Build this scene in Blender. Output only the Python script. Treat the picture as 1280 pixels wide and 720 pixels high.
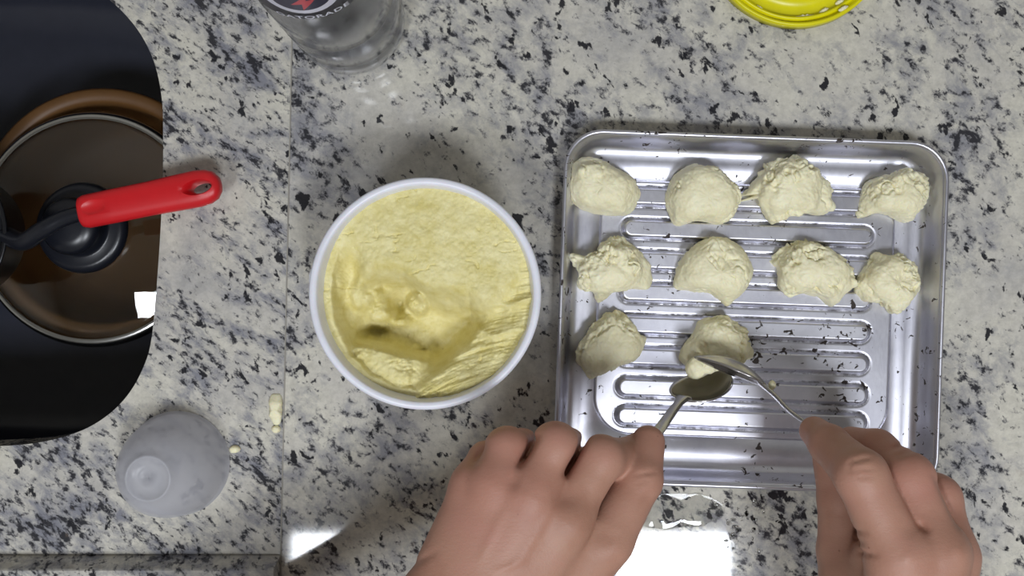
import bpy, bmesh, math, random
import numpy as np
from mathutils import Vector, Matrix

random.seed(7)
for o in list(bpy.data.objects):
    bpy.data.objects.remove(o)

# ------------------------------------------------------------------ camera, light, exposure
H = 0.60            # camera height above the worktop
S = 0.0005          # metres per photo pixel at worktop height
scene = bpy.context.scene
C = scene.collection
cam_d = bpy.data.cameras.new('camera')
cam = bpy.data.objects.new('camera', cam_d); C.objects.link(cam)
cam.location = (0, 0, H)
cam_d.sensor_width = 36.0
cam_d.lens = 36.0 * H / (1280 * S)
cam_d.clip_start = 0.01
scene.camera = cam

world = bpy.data.worlds.new('world'); scene.world = world
world.use_nodes = True
world.node_tree.nodes['Background'].inputs[0].default_value = (0.80, 0.86, 1.0, 1)
world.node_tree.nodes['Background'].inputs[1].default_value = 0.30

def area_light(name, loc, sx, sy, power, col):
    d = bpy.data.lights.new(name, 'AREA'); d.shape = 'RECTANGLE'
    d.size = sx; d.size_y = sy; d.energy = power; d.color = col
    o = bpy.data.objects.new(name, d); C.objects.link(o); o.location = loc
    return o
area_light('ceiling_lamp', (0.385, -0.76, 1.69), 0.27, 0.35, 16.5, (0.90, 0.94, 1.0))
area_light('ceiling_lamp', (-0.390, -0.76, 1.69), 0.27, 0.35, 12.5, (0.90, 0.94, 1.0))

vs = scene.view_settings
vs.view_transform = 'Standard'; vs.look = 'None'; vs.gamma = 1.0; vs.exposure = 0.0
vs.use_curve_mapping = False

# ------------------------------------------------------------------ helpers
def P(u, v, z=0.0):
    """world point of a photo pixel at a given height"""
    k = S * (H - z) / H
    return Vector(((u - 640) * k, (360 - v) * k, z))

def srgb(r, g, b):
    f = lambda c: (c / 255 / 12.92) if c / 255 <= 0.04045 else ((c / 255 + 0.055) / 1.055) ** 2.4
    return (f(r), f(g), f(b), 1.0)

def tag(o, label, cat, group=None):
    o['label'] = label; o['category'] = cat
    if group: o['group'] = group
    return o

def empty(name, loc, rot=(0, 0, 0)):
    o = bpy.data.objects.new(name, None); C.objects.link(o)
    o.empty_display_size = 0.02
    o.location = loc; o.rotation_euler = rot
    return o

def mesh_obj(name, verts, faces, mat, parent=None, smooth=True, world_verts=False):
    me = bpy.data.meshes.new(name)
    if isinstance(verts, np.ndarray): verts = verts.tolist()
    if isinstance(faces, np.ndarray): faces = faces.tolist()
    me.from_pydata([tuple(v) for v in verts], [], faces)
    me.update()
    if smooth: me.polygons.foreach_set('use_smooth', [True] * len(me.polygons))
    if mat: me.materials.append(mat)
    o = bpy.data.objects.new(name, me); C.objects.link(o)
    if parent:
        o.parent = parent
        if world_verts:
            # verts were given in world space: bring them into the parent's frame
            m = Matrix.LocRotScale(parent.location, parent.rotation_euler, None).inverted()
            me.transform(m)
    return o

def recalc(o):
    bm = bmesh.new(); bm.from_mesh(o.data)
    bmesh.ops.recalc_face_normals(bm, faces=bm.faces)
    bm.to_mesh(o.data); bm.free()
    return o

def solidify(o, t, off=-1.0):
    m = o.modifiers.new('thickness', 'SOLIDIFY'); m.thickness = t; m.offset = off
    return o

def structure(o):
    o['kind'] = 'structure'; return o

def loft(loops, closed=True, cap0=False, cap1=False):
    """loops: list of equal-length point lists -> verts, faces"""
    n = len(loops[0]); V = [p for l in loops for p in l]; F = []
    for i in range(len(loops) - 1):
        for j in range(n if closed else n - 1):
            a = i * n + j; b = i * n + (j + 1) % n
            F.append((a, b, b + n, a + n))
    if cap0: F.append(tuple(range(n - 1, -1, -1)))
    if cap1: F.append(tuple((len(loops) - 1) * n + j for j in range(n)))
    return V, F

def lathe(profile, seg=72, c=(0, 0), cap0=False, cap1=False):
    loops = []
    for r, z in profile:
        loops.append([(c[0] + r * math.cos(2 * math.pi * k / seg), c[1] + r * math.sin(2 * math.pi * k / seg), z) for k in range(seg)])
    return loft(loops, True, cap0, cap1)

def rrect(hx, hy, r, z, n=10):
    pts = []
    for cx, cy, a0 in ((hx - r, hy - r, 0), (-hx + r, hy - r, 90), (-hx + r, -hy + r, 180), (hx - r, -hy + r, 270)):
        for k in range(n + 1):
            a = math.radians(a0 + 90 * k / n)
            pts.append((cx + r * math.cos(a), cy + r * math.sin(a), z))
    return pts

def catmull(pts, sub=6, closed=True):
    pts = [Vector(p) for p in pts]; n = len(pts); out = []
    for i in range(n if closed else n - 1):
        if closed: p0, p1, p2, p3 = pts[i - 1], pts[i], pts[(i + 1) % n], pts[(i + 2) % n]
        else: p0, p1, p2, p3 = pts[max(i - 1, 0)], pts[i], pts[i + 1], pts[min(i + 2, n - 1)]
        for s in range(sub):
            t = s / sub
            out.append(0.5 * ((2 * p1) + (p2 - p0) * t + (2 * p0 - 5 * p1 + 4 * p2 - p3) * t * t + (-p0 + 3 * p1 - 3 * p2 + p3) * t ** 3))
    if not closed: out.append(pts[-1])
    return out

# ---- vectorised noise
def _hash(ix, iy, iz, seed):
    n = (ix.astype(np.int64) * 374761393 + iy.astype(np.int64) * 668265263 + iz.astype(np.int64) * 2147483647 + seed * 1274126177) & 0xffffffff
    n = ((n ^ (n >> 13)) * 1274126177) & 0xffffffff
    n = n ^ (n >> 16)
    return (n & 0xffff) / 65535.0 * 2 - 1
def vnoise(p, seed=0):
    f = np.floor(p); t = p - f; t = t * t * t * (t * (t * 6 - 15) + 10)
    i = f.astype(np.int64); r = 0
    for dx in (0, 1):
        wx = t[..., 0] if dx else 1 - t[..., 0]
        for dy in (0, 1):
            wy = t[..., 1] if dy else 1 - t[..., 1]
            for dz in (0, 1):
                wz = t[..., 2] if dz else 1 - t[..., 2]
                r = r + wx * wy * wz * _hash(i[..., 0] + dx, i[..., 1] + dy, i[..., 2] + dz, seed)
    return r
def fbm(p, octv=4, seed=0, gain=0.5, ridged=False):
    a = 1.0; s = 0; tot = 0
    for k in range(octv):
        n = vnoise(p * (2.03 ** k) + k * 17.3, seed + k)
        if ridged: n = 1 - 2 * np.abs(n)
        s = s + a * n; tot += a; a *= gain
    return s / tot

def sstep(a, b, x):
    t = np.clip((x - a) / (b - a), 0, 1); return t * t * (3 - 2 * t)

# ---- implicit surface -> mesh (naive surface nets)
def surface_nets(F, org, h):
    nx, ny, nz = F.shape
    ins = F < 0
    acc = np.zeros((nx - 1, ny - 1, nz - 1, 3), np.float32); cnt = np.zeros((nx - 1, ny - 1, nz - 1), np.float32)
    def sl(d): return [slice(d[k], F.shape[k] - 1 + d[k]) for k in range(3)]
    for ax in range(3):
        for a in (0, 1):
            for b in (0, 1):
                d0 = [0, 0, 0]; o = [k for k in range(3) if k != ax]
                d0[o[0]] = a; d0[o[1]] = b; d1 = list(d0); d1[ax] = 1
                f0 = F[tuple(sl(d0))]; f1 = F[tuple(sl(d1))]
                m = (f0 < 0) != (f1 < 0)
                t = np.where(m, f0 / np.where(m, f0 - f1, 1), 0)
                cnt += m
                acc[..., ax] += np.where(m, t, 0)
                acc[..., o[0]] += m * a; acc[..., o[1]] += m * b
    act = cnt > 0
    idx = -np.ones(act.shape, np.int64); idx[act] = np.arange(act.sum())
    g = np.argwhere(act)
    V = (g + acc[act] / cnt[act][:, None]) * h + np.array(org)
    faces = []
    for ax in range(3):
        o = [(ax + 1) % 3, (ax + 2) % 3]
        s0 = [slice(None)] * 3; s1 = [slice(None)] * 3
        s0[ax] = slice(0, -1); s1[ax] = slice(1, None)
        i0 = ins[tuple(s0)]; i1 = ins[tuple(s1)]
        e = np.argwhere(i0 != i1); sgn = i0[i0 != i1]
        ok = (e[:, o[0]] > 0) & (e[:, o[1]] > 0) & (e[:, o[0]] < act.shape[o[0]]) & (e[:, o[1]] < act.shape[o[1]])
        e = e[ok]; sgn = sgn[ok]
        q = []
        for da, db in ((1, 1), (0, 1), (0, 0), (1, 0)):
            c = e.copy(); c[:, o[0]] -= da; c[:, o[1]] -= db
            q.append(idx[c[:, 0], c[:, 1], c[:, 2]])
        q = np.stack(q, 1); q[~sgn] = q[~sgn][:, ::-1]
        faces.append(q)
    return V, np.concatenate(faces)

# ------------------------------------------------------------------ materials
class NT:
    def __init__(self, name):
        self.m = bpy.data.materials.new(name); self.m.use_nodes = True
        self.t = self.m.node_tree; self.b = self.t.nodes['Principled BSDF']
    def n(self, typ, **kw):
        x = self.t.nodes.new(typ)
        for k, v in kw.items(): setattr(x, k, v)
        return x
    def l(self, a, b): self.t.links.new(a, b)
    def coords(self, scale=(1, 1, 1), rot=(0, 0, 0), loc=(0, 0, 0)):
        tc = self.n('ShaderNodeTexCoord'); mp = self.n('ShaderNodeMapping')
        mp.inputs['Scale'].default_value = scale; mp.inputs['Rotation'].default_value = rot; mp.inputs['Location'].default_value = loc
        self.l(tc.outputs['Object'], mp.inputs['Vector']); return mp.outputs[0]
    def coords_dir(self, ang, stretch, off=(0, 0, 0)):
        tc = self.n('ShaderNodeTexCoord'); m1 = self.n('ShaderNodeMapping'); m2 = self.n('ShaderNodeMapping')
        m1.inputs['Rotation'].default_value = (0, 0, ang); m1.inputs['Location'].default_value = off
        m2.inputs['Scale'].default_value = (1, stretch, 1)
        self.l(tc.outputs['Object'], m1.inputs['Vector']); self.l(m1.outputs[0], m2.inputs['Vector']); return m2.outputs[0]
    def noise(self, vec, scale, detail=3, rough=0.5, dist=0.0):
        x = self.n('ShaderNodeTexNoise'); x.inputs['Scale'].default_value = scale; x.inputs['Detail'].default_value = detail
        x.inputs['Roughness'].default_value = rough; x.inputs['Distortion'].default_value = dist
        self.l(vec, x.inputs['Vector']); return x.outputs['Fac']
    def ramp(self, fac, stops):
        r = self.n('ShaderNodeValToRGB'); e = r.color_ramp.elements
        while len(e) < len(stops): e.new(0.5)
        for k, (p, c) in enumerate(stops):
            e[k].position = p
            e[k].color = c if isinstance(c, tuple) else (c, c, c, 1)
        self.l(fac, r.inputs[0]); return r.outputs[0]
    def math(self, op, a, b=None, clamp=False):
        x = self.n('ShaderNodeMath', operation=op); x.use_clamp = clamp
        for k, v in enumerate((a, b)):
            if v is None: continue
            if isinstance(v, (int, float)): x.inputs[k].default_value = v
            else: self.l(v, x.inputs[k])
        return x.outputs[0]
    def mix(self, fac, a, b):
        x = self.n('ShaderNodeMix', data_type='RGBA')
        for s, v in ((x.inputs[0], fac), (x.inputs[6], a), (x.inputs[7], b)):
            if isinstance(v, (int, float)): s.default_value = v
            elif isinstance(v, tuple): s.default_value = v
            else: self.l(v, s)
        return x.outputs[2]
    def bump(self, h, strength=0.3, dist=0.001):
        x = self.n('ShaderNodeBump'); x.inputs['Strength'].default_value = strength; x.inputs['Distance'].default_value = dist
        self.l(h, x.inputs['Height']); self.l(x.outputs[0], self.b.inputs['Normal'])
    def set(self, **kw):
        for k, v in kw.items():
            s = self.b.inputs[k.replace('_', ' ')]
            if hasattr(v, 'is_linked') or hasattr(v, 'links'): self.l(v, s)
            else: s.default_value = v
        return self

def granite(name, fine, off):
    k = NT(name); e = 0.02 if fine else 0.0
    v = k.coords((1, 1, 1), (0, 0, 0), off)
    va = k.coords_dir(math.radians(38), 1.75 if fine else 1.30, off)          # flecks drawn out along the vein
    vb = k.coords_dir(math.radians(60), 1.35, (off[0] + 3, off[1], 1))
    base = k.ramp(k.noise(v, 13, 5, 0.62, 0.4), [(0.30, srgb(176, 174, 172)), (0.45, srgb(202, 198, 189)), (0.58, srgb(212, 208, 195)), (0.74, srgb(186, 182, 174))])
    mott = k.ramp(k.noise(v, 170, 5, 0.75), [(0.30, 0.74), (0.62, 1.04)])
    mm = k.n('ShaderNodeMix', data_type='RGBA', blend_type='MULTIPLY'); mm.inputs[0].default_value = 0.85
    k.l(base, mm.inputs[6]); k.l(mott, mm.inputs[7]); col = mm.outputs[2]
    c0 = k.math('SUBTRACT', k.noise(va, 12, 3, 0.6, 0.5), 0.5)
    # grey clouds
    cl = k.math('ADD', k.noise(va, 48, 7, 0.72, 0.3), k.math('MULTIPLY', c0, 0.62))
    col = k.mix(k.ramp(cl, [(0.47 - e, 0.0), (0.67 - e, 0.80 if not fine else 0.95)]), col, srgb(130, 131, 140))
    # flecks: grey fringe, dark heart
    f1 = k.math('ADD', k.noise(va, 120 if not fine else 150, 5, 0.66, 0.15), k.math('MULTIPLY', c0, 0.50))
    col = k.mix(k.ramp(f1, [(0.535 - e, 0.0), (0.61 - e, 0.72)]), col, srgb(92, 92, 98))
    col = k.mix(k.ramp(f1, [(0.60 - e, 0.0), (0.655 - e, 0.92)]), col, srgb(44, 44, 49))
    # larger black grains
    f2 = k.math('ADD', k.noise(vb, 88 if not fine else 105, 4, 0.58, 0.25), k.math('MULTIPLY', k.math('SUBTRACT', k.noise(v, 22, 3, 0.6), 0.5), 0.42))
    col = k.mix(k.ramp(f2, [(0.615, 0.0), (0.65, 0.55)]), col, srgb(84, 84, 88))
    col = k.mix(k.ramp(f2, [(0.635, 0.0), (0.668, 0.96)]), col, srgb(37, 37, 42))
    # scattered rusty tint
    col = k.mix(k.ramp(k.noise(vb, 40, 4, 0.7), [(0.66, 0.0), (0.74, 0.25)]), col, srgb(150, 130, 112))
    k.set(Base_Color=col, Roughness=0.055)
    return k.m

M_granite = granite('granite_main', False, (0.3, 0.2, 0))
M_granite_l = granite('granite_sink_side', True, (2.3, 1.2, 0))

def plain(name, col, rough=0.5, metal=0.0, spec=0.5, **kw):
    k = NT(name); k.set(Base_Color=col, Roughness=rough, Metallic=metal)
    k.b.inputs['Specular IOR Level'].default_value = spec
    v = k.coords()
    # faint unevenness so that no surface is perfectly flat in tone
    n = k.noise(v, 60, 4, 0.6)
    hs = k.n('ShaderNodeHueSaturation'); hs.inputs['Color'].default_value = col
    k.l(k.ramp(n, [(0.3, 0.93), (0.7, 1.05)]), hs.inputs['Value']); k.l(hs.outputs[0], k.b.inputs['Base Color'])
    for a, b in kw.items(): k.b.inputs[a.replace('_', ' ')].default_value = b
    return k.m

def m_tray():
    k = NT('brushed_aluminium'); v = k.coords()
    vb = k.coords((6, 1, 1))
    br = k.noise(vb, 260, 3, 0.7)
    base = k.ramp(k.noise(v, 24, 5, 0.65), [(0.3, srgb(196, 196, 208)), (0.7, srgb(224, 224, 232))])
    n = k.noise(k.coords((1, 1, 1), (0, 0, 0), (1, 2, 3)), 190, 3, 0.55, 0.8)
    cl = k.noise(v, 22, 3, 0.6)
    f = k.math('ADD', n, k.math('MULTIPLY', k.math('SUBTRACT', cl, 0.5), 0.42))
    speck = k.ramp(f, [(0.665, 0.0), (0.69, 1.0)])
    at = k.n('ShaderNodeAttribute'); at.attribute_name = 'grime'
    gr = k.math('MULTIPLY', at.outputs['Fac'], k.ramp(k.noise(v, 160, 4, 0.7), [(0.42, 0.0), (0.60, 1.0)]))
    speck = k.math('MAXIMUM', speck, gr)
    col = k.mix(speck, base, srgb(52, 42, 38))
    rough = k.math('ADD', k.math('MULTIPLY', br, 0.14), 0.30)
    k.set(Base_Color=col, Metallic=k.math('SUBTRACT', 1.0, speck), Roughness=k.math('ADD', rough, k.math('MULTIPLY', speck, 0.3)))
    k.bump(br, 0.05, 0.0004)
    return k.m

def m_dough(name, c0, c1, sss=0.25):
    k = NT(name); v = k.coords()
    col = k.ramp(k.noise(v, 90, 5, 0.65), [(0.3, c0), (0.68, c1)])
    k.set(Base_Color=col, Roughness=0.55)
    k.b.inputs['Subsurface Weight'].default_value = sss
    k.b.inputs['Subsurface Radius'].default_value = (1.0, 0.75, 0.35)
    k.b.inputs['Subsurface Scale'].default_value = 0.003
    k.bump(k.noise(v, 700, 4, 0.7), 0.35, 0.0008)
    return k.m

def m_skin(name):
    k = NT(name); v = k.coords()
    col = k.ramp(k.noise(v, 26, 4, 0.6), [(0.28, srgb(166, 122, 102)), (0.5, srgb(178, 136, 116)), (0.72, srgb(182, 134, 118))])
    col = k.mix(k.ramp(k.noise(v, 9, 2), [(0.42, 0.0), (0.66, 0.35)]), col, srgb(184, 122, 110))
    mole = k.ramp(k.noise(v, 230, 1, 0.4), [(0.80, 0.0), (0.83, 0.5)])
    col = k.mix(mole, col, srgb(120, 76, 62))
    k.set(Base_Color=col, Roughness=0.48)
    k.b.inputs['Subsurface Weight'].default_value = 0.12
    k.b.inputs['Subsurface Radius'].default_value = (1.0, 0.35, 0.2)
    k.b.inputs['Subsurface Scale'].default_value = 0.003
    k.b.inputs['Specular IOR Level'].default_value = 0.35
    h = k.math('ADD', k.noise(v, 900, 3, 0.6), k.math('MULTIPLY', k.noise(k.coords((1, 3, 1)), 240, 3, 0.6, 0.5), 0.8))
    k.bump(h, 0.22, 0.0006)
    return k.m

def m_clear(name, col, rough, trans=1.0, ior=1.45):
    k = NT(name); k.set(Base_Color=col, Roughness=rough)
    k.b.inputs['Transmission Weight'].default_value = trans
    k.b.inputs['IOR'].default_value = ior
    v = k.coords(); k.bump(k.noise(v, 45, 2), 0.08, 0.002)
    return k.m

M_tray = m_tray()
M_dough = m_dough('dough', srgb(238, 230, 190), srgb(249, 244, 212))
M_dough_tub = m_dough('dough_in_tub', srgb(216, 203, 128), srgb(236, 227, 172), 0.08)
M_skin = m_skin('skin')
M_nail = plain('nail', srgb(214, 168, 156), 0.3)
M_white = plain('white_plastic', srgb(232, 233, 242), 0.35, Subsurface_Weight=0.1, Subsurface_Scale=0.002)
M_steel = plain('spoon_steel', srgb(182, 179, 178), 0.24, 1.0)
M_sink = plain('dark_sink', srgb(46, 48, 58), 0.26)
M_black = plain('black_plastic', srgb(24, 26, 34), 0.3)
M_pan = plain('black_enamel', srgb(16, 17, 22), 0.28)
M_red = plain('red_plastic', srgb(206, 26, 34), 0.38)
M_yellow = plain('yellow_plastic', srgb(232, 224, 8), 0.33)
M_brown = plain('brown_clay', srgb(100, 68, 34), 0.5)
M_rimsteel = plain('rim_steel', srgb(190, 190, 188), 0.2, 1.0)
M_glass = m_clear('lid_glass', (0.93, 0.96, 0.95, 1), 0.01)
M_pet = m_clear('clear_bottle', (0.92, 0.93, 0.96, 1), 0.13)
def m_frost():
    k = NT('frosted_plastic'); k.set(Base_Color=(0.80, 0.80, 0.83, 1), Roughness=0.3)
    tr = k.n('ShaderNodeBsdfTranslucent'); tr.inputs[0].default_value = (0.85, 0.86, 0.90, 1)
    cl = k.n('ShaderNodeBsdfTransparent'); cl.inputs[0].default_value = (0.97, 0.97, 0.99, 1)
    m1 = k.n('ShaderNodeMixShader'); m2 = k.n('ShaderNodeMixShader')
    m1.inputs[0].default_value = 0.50; m2.inputs[0].default_value = 0.50
    k.l(k.b.outputs[0], m1.inputs[1]); k.l(tr.outputs[0], m1.inputs[2]); k.l(m1.outputs[0], m2.inputs[1]); k.l(cl.outputs[0], m2.inputs[2])
    k.l(m2.outputs[0], k.t.nodes['Material Output'].inputs[0])
    v = k.coords(); k.bump(k.noise(v, 120, 3), 0.1, 0.001)
    return k.m
M_frost = m_frost()
M_water = m_clear('water', (1, 1, 1, 1), 0.0, 1.0, 1.33)
M_navy = plain('label_navy', srgb(34, 34, 62), 0.4)
M_lwhite = plain('label_white', srgb(226, 226, 240), 0.4)
M_lred = plain('label_red', srgb(200, 60, 70), 0.4)
M_wall = plain('wall_paint', srgb(196, 192, 184), 0.7)
M_ceil = plain('ceiling_paint', srgb(226, 226, 224), 0.8)
M_floor = plain('floor_tile', srgb(120, 112, 104), 0.5)
M_joint = plain('joint_filler', srgb(150, 146, 138), 0.7)

# ------------------------------------------------------------------ room shell (out of frame, gives bounce light and reflections)
def quad(name, pts, mat):
    return structure(mesh_obj(name, pts, [(0, 1, 2, 3)], mat, smooth=False))
X0, X1, Y0, Y1, ZF, ZC = -1.6, 1.7, -2.2, 0.56, -0.90, 1.75
quad('floor', [(X0, Y0, ZF), (X1, Y0, ZF), (X1, Y1, ZF), (X0, Y1, ZF)], M_floor)
quad('ceiling', [(X0, Y0, ZC), (X0, Y1, ZC), (X1, Y1, ZC), (X1, Y0, ZC)], M_ceil)
quad('wall_back', [(X0, Y1, ZF), (X1, Y1, ZF), (X1, Y1, ZC), (X0, Y1, ZC)], M_wall)
quad('wall_front', [(X0, Y0, ZF), (X0, Y0, ZC), (X1, Y0, ZC), (X1, Y0, ZF)], M_wall)
quad('wall_left', [(X0, Y0, ZF), (X0, Y1, ZF), (X0, Y1, ZC), (X0, Y0, ZC)], M_wall)
quad('wall_right', [(X1, Y0, ZF), (X1, Y0, ZC), (X1, Y1, ZC), (X1, Y1, ZF)], M_wall)

# ------------------------------------------------------------------ worktop
seam_top = P(367, -60).x; seam_bot = P(349, 760).x
def seam_x(y): return seam_top + (seam_bot - seam_top) * ((P(0, -60).y - y) / (P(0, -60).y - P(0, 760).y))
YB, YF = 0.54, -0.26        # back and front ends of the worktop
TH = 0.03
def prism(name, poly, z0, z1, mat, parent=None, bev=0.0):
    n = len(poly)
    V = [(x, y, z0) for x, y in poly] + [(x, y, z1) for x, y in poly]
    F = [tuple(range(n - 1, -1, -1)), tuple(range(n, 2 * n))] + [(i, (i + 1) % n, n + (i + 1) % n, n + i) for i in range(n)]
    o = mesh_obj(name, V, F, mat, parent, smooth=False)
    if bev:
        b = o.modifiers.new('edge', 'BEVEL'); b.width = bev; b.segments = 2; b.limit_method = 'ANGLE'
    return o
g = 0.0004
slab = prism('granite_worktop', [(seam_x(YF) + g, YF), (1.2, YF), (1.2, YB), (seam_x(YB) + g, YB)], -TH, 0, M_granite, None, 0.0008)
tag(slab, 'pale speckled granite worktop that the tray and the tub stand on', 'worktop')

# sink side: slab with the basin cut out of it
hole_px = [(203, 165), (201, 120), (191, 75), (170, 35), (137, 0), (90, -32), (20, -52), (-120, -60), (-260, -60), (-400, -50), (-500, -5), (-545, 90),
           (-550, 250), (-545, 400), (-500, 500), (-400, 548), (-260, 560), (-100, 561), (0, 558), (50, 553), (95, 541), (130, 522), (158, 495), (178, 460), (189, 420), (197, 330), (202, 240)]
hole = [p.to_2d() for p in catmull([P(u, v) for u, v in hole_px], 5)]
sroot = empty('granite_sink_surround', (0, 0, 0))
tag(sroot, 'granite slab with finer dark flecks around the black sink cut-out', 'worktop')
yl = P(0, 693).y               # foot of the raised front lip
out = [(-1.0, yl), (seam_x(yl) - g, yl), (seam_x(YB) - g, YB), (-1.0, YB)]
bm = bmesh.new()
def ring(pts, z):
    vs_ = [bm.verts.new((p[0], p[1], z)) for p in pts]
    es = [bm.edges.new((vs_[i], vs_[(i + 1) % len(vs_)])) for i in range(len(vs_))]
    return vs_, es
zt = -0.0012
o1, e1 = ring(out, zt); h1, e2 = ring(hole, zt)
bmesh.ops.triangle_fill(bm, use_beauty=True, edges=e1 + e2)
h0 = [bm.verts.new((p[0], p[1], -TH)) for p in hole]; o0 = [bm.verts.new((p[0], p[1], -TH)) for p in out]
for a, b in ((h1, h0), (o1, o0)):
    for i in range(len(a)):
        j = (i + 1) % len(a); bm.faces.new((a[i], a[j], b[j], b[i]))
bmesh.ops.recalc_face_normals(bm, faces=bm.faces)
me = bpy.data.meshes.new('slab'); bm.to_mesh(me); bm.free(); me.materials.append(M_granite_l)
so = bpy.data.objects.new('slab', me); C.objects.link(so); so.parent = sroot
# raised lip along the front of the wet area: sloping face, then a flat strip level with the main worktop
xs0, xs1 = -1.0, seam_x(YF) - g
y2 = P(0, 713).y
lipV = []
for x in (xs0, seam_x(yl) - g):
    for (y, z) in ((yl - 0.0002, -TH), (yl - 0.0002, -0.0022), (yl - 0.0008, -0.002), (yl - 0.0048, 0.0145), (yl - 0.0056, 0.0157), (yl - 0.0072, 0.016), (YF, 0.016), (YF, -TH)):
        lipV.append((x if x == xs0 else seam_x(y) - g, y, z))
lipF = [(i, (i + 1) % 8, 8 + (i + 1) % 8, 8 + i) for i in range(8)] + [tuple(range(7, -1, -1)), tuple(range(8, 16))]
recalc(mesh_obj('front_lip', lipV, lipF, M_granite_l, sroot, smooth=False))
# joint filler between the slabs
jo = mesh_obj('worktop_joint', [(seam_x(YF) - 0.0004, YF, -TH), (seam_x(YF) + 0.0004, YF, -TH), (seam_x(YB) + 0.0004, YB, -TH), (seam_x(YB) - 0.0004, YB, -TH),
     (seam_x(YF) - 0.0004, YF, -0.0006), (seam_x(YF) + 0.0004, YF, -0.0006), (seam_x(YB) + 0.0004, YB, -0.0006), (seam_x(YB) - 0.0004, YB, -0.0006)],
     [(3, 2, 1, 0), (4, 5, 6, 7), (0, 1, 5, 4), (1, 2, 6, 5), (2, 3, 7, 6), (3, 0, 4, 7)], M_joint, smooth=False)
structure(jo); jo.name = 'trim_1'

# basin
SB = -0.155
hc = sum((Vector(p) for p in hole), Vector((0, 0))) / len(hole)
def off_loop(d, z, k=1.0):
    r = []
    for p in hole:
        v = Vector(p) - hc; l = v.length
        q = hc + v * ((l * k + d) / l); r.append((q.x, q.y, z))
    return r
loops = [off_loop(0.030, -TH), off_loop(0.012, -TH - 0.0005), off_loop(0.014, -TH - 0.004), off_loop(0.026, -TH - 0.03), off_loop(0.026, SB + 0.03), off_loop(0.018, SB + 0.010), off_loop(0.006, SB + 0.003), off_loop(-0.012, SB), off_loop(0, SB, 0.5), off_loop(0, SB - 0.001, 0.12)]
V, F = loft(loops, cap1=True)
sk = empty('kitchen_sink', (hc.x, hc.y, SB)); tag(sk, 'dark undermount sink basin below the granite cut-out', 'sink')
b = mesh_obj('basin', V, F, M_sink, sk, world_verts=True); solidify(b, 0.0015, -1)
V, F = lathe([(0.034, SB + 0.0005), (0.032, SB + 0.0018), (0.026, SB + 0.0008), (0.022, SB - 0.0005), (0.001, SB - 0.0006)], 40, (hc.x, hc.y), cap1=True)
mesh_obj('drain', V, F, M_rimsteel, sk, world_verts=True)

# ------------------------------------------------------------------ dishes in the sink
# brown clay pan
pc = P(127, 266, -0.085); rp = 0.0895
cp = empty('clay_pan', (pc.x, pc.y, SB)); tag(cp, 'brown clay pan in the sink under the glass lid', 'pan')
pz = -0.085
V, F = lathe([(0.0001, SB + 0.001), (rp - 0.022, SB + 0.001), (rp - 0.008, SB + 0.012), (rp - 0.001, pz - 0.015), (rp, pz - 0.002), (rp - 0.002, pz), (rp - 0.009, pz), (rp - 0.011, pz - 0.003), (rp - 0.012, pz - 0.015), (rp - 0.018, SB + 0.016), (rp - 0.030, SB + 0.008), (0.0001, SB + 0.008)], 80, (pc.x, pc.y))
mesh_obj('pan_body', V, F, M_brown, cp, world_verts=True)
# glass lid
lz = pz + 0.003; lc = P(119, 287, lz); rl = 147 * S * (H - lz) / H
gl = empty('glass_lid', (lc.x, lc.y, lz)); tag(gl, 'domed glass pot lid with a steel rim and a black knob, lying in the sink', 'lid')
prof = []
for k in range(15):
    r = (rl - 0.003) * (1 - k / 14); prof.append((max(r, 0.0008), lz + 0.005 + 0.013 * (1 - (r / rl) ** 2)))
V, F = lathe(prof, 96, (lc.x, lc.y)); o = mesh_obj('glass_dome', V, F, M_glass, gl, world_verts=True); solidify(o, 0.0035, -1)
V, F = lathe([(rl - 0.006, lz + 0.0068), (rl - 0.0035, lz + 0.0072), (rl - 0.001, lz + 0.005), (rl, lz + 0.002), (rl - 0.001, lz), (rl - 0.006, lz), (rl - 0.0065, lz + 0.003), (rl - 0.006, lz + 0.0068)], 96, (lc.x, lc.y))
mesh_obj('steel_rim', V, F, M_rimsteel, gl, world_verts=True)
kz = lz + 0.0178; kc = P(112, 288, kz)
V, F = lathe([(0.030, kz - 0.001), (0.0315, kz + 0.002), (0.030, kz + 0.006), (0.026, kz + 0.0075), (0.021, kz + 0.0065), (0.019, kz + 0.008), (0.018, kz + 0.016), (0.0195, kz + 0.021), (0.017, kz + 0.025), (0.010, kz + 0.0265), (0.0003, kz + 0.027)], 56, (lc.x, lc.y))
mesh_obj('knob', V, F, M_black, gl, world_verts=True)
# black stock pot (mostly out of frame) that carries the small saucepan
bc = Vector((-0.478, 0.048))
bp = empty('stock_pot', (bc.x, bc.y, SB)); tag(bp, 'black pot standing deep in the sink under the saucepan', 'pot')
V, F = lathe([(0.0003, SB + 0.001), (0.066, SB + 0.001), (0.074, SB + 0.010), (0.076, -0.060), (0.079, -0.056), (0.079, -0.054), (0.073, -0.054), (0.072, -0.060), (0.070, SB + 0.014), (0.0003, SB + 0.010)], 64, (bc.x, bc.y))
mesh_obj('pot_body', V, F, M_pan, bp, world_verts=True)
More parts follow.
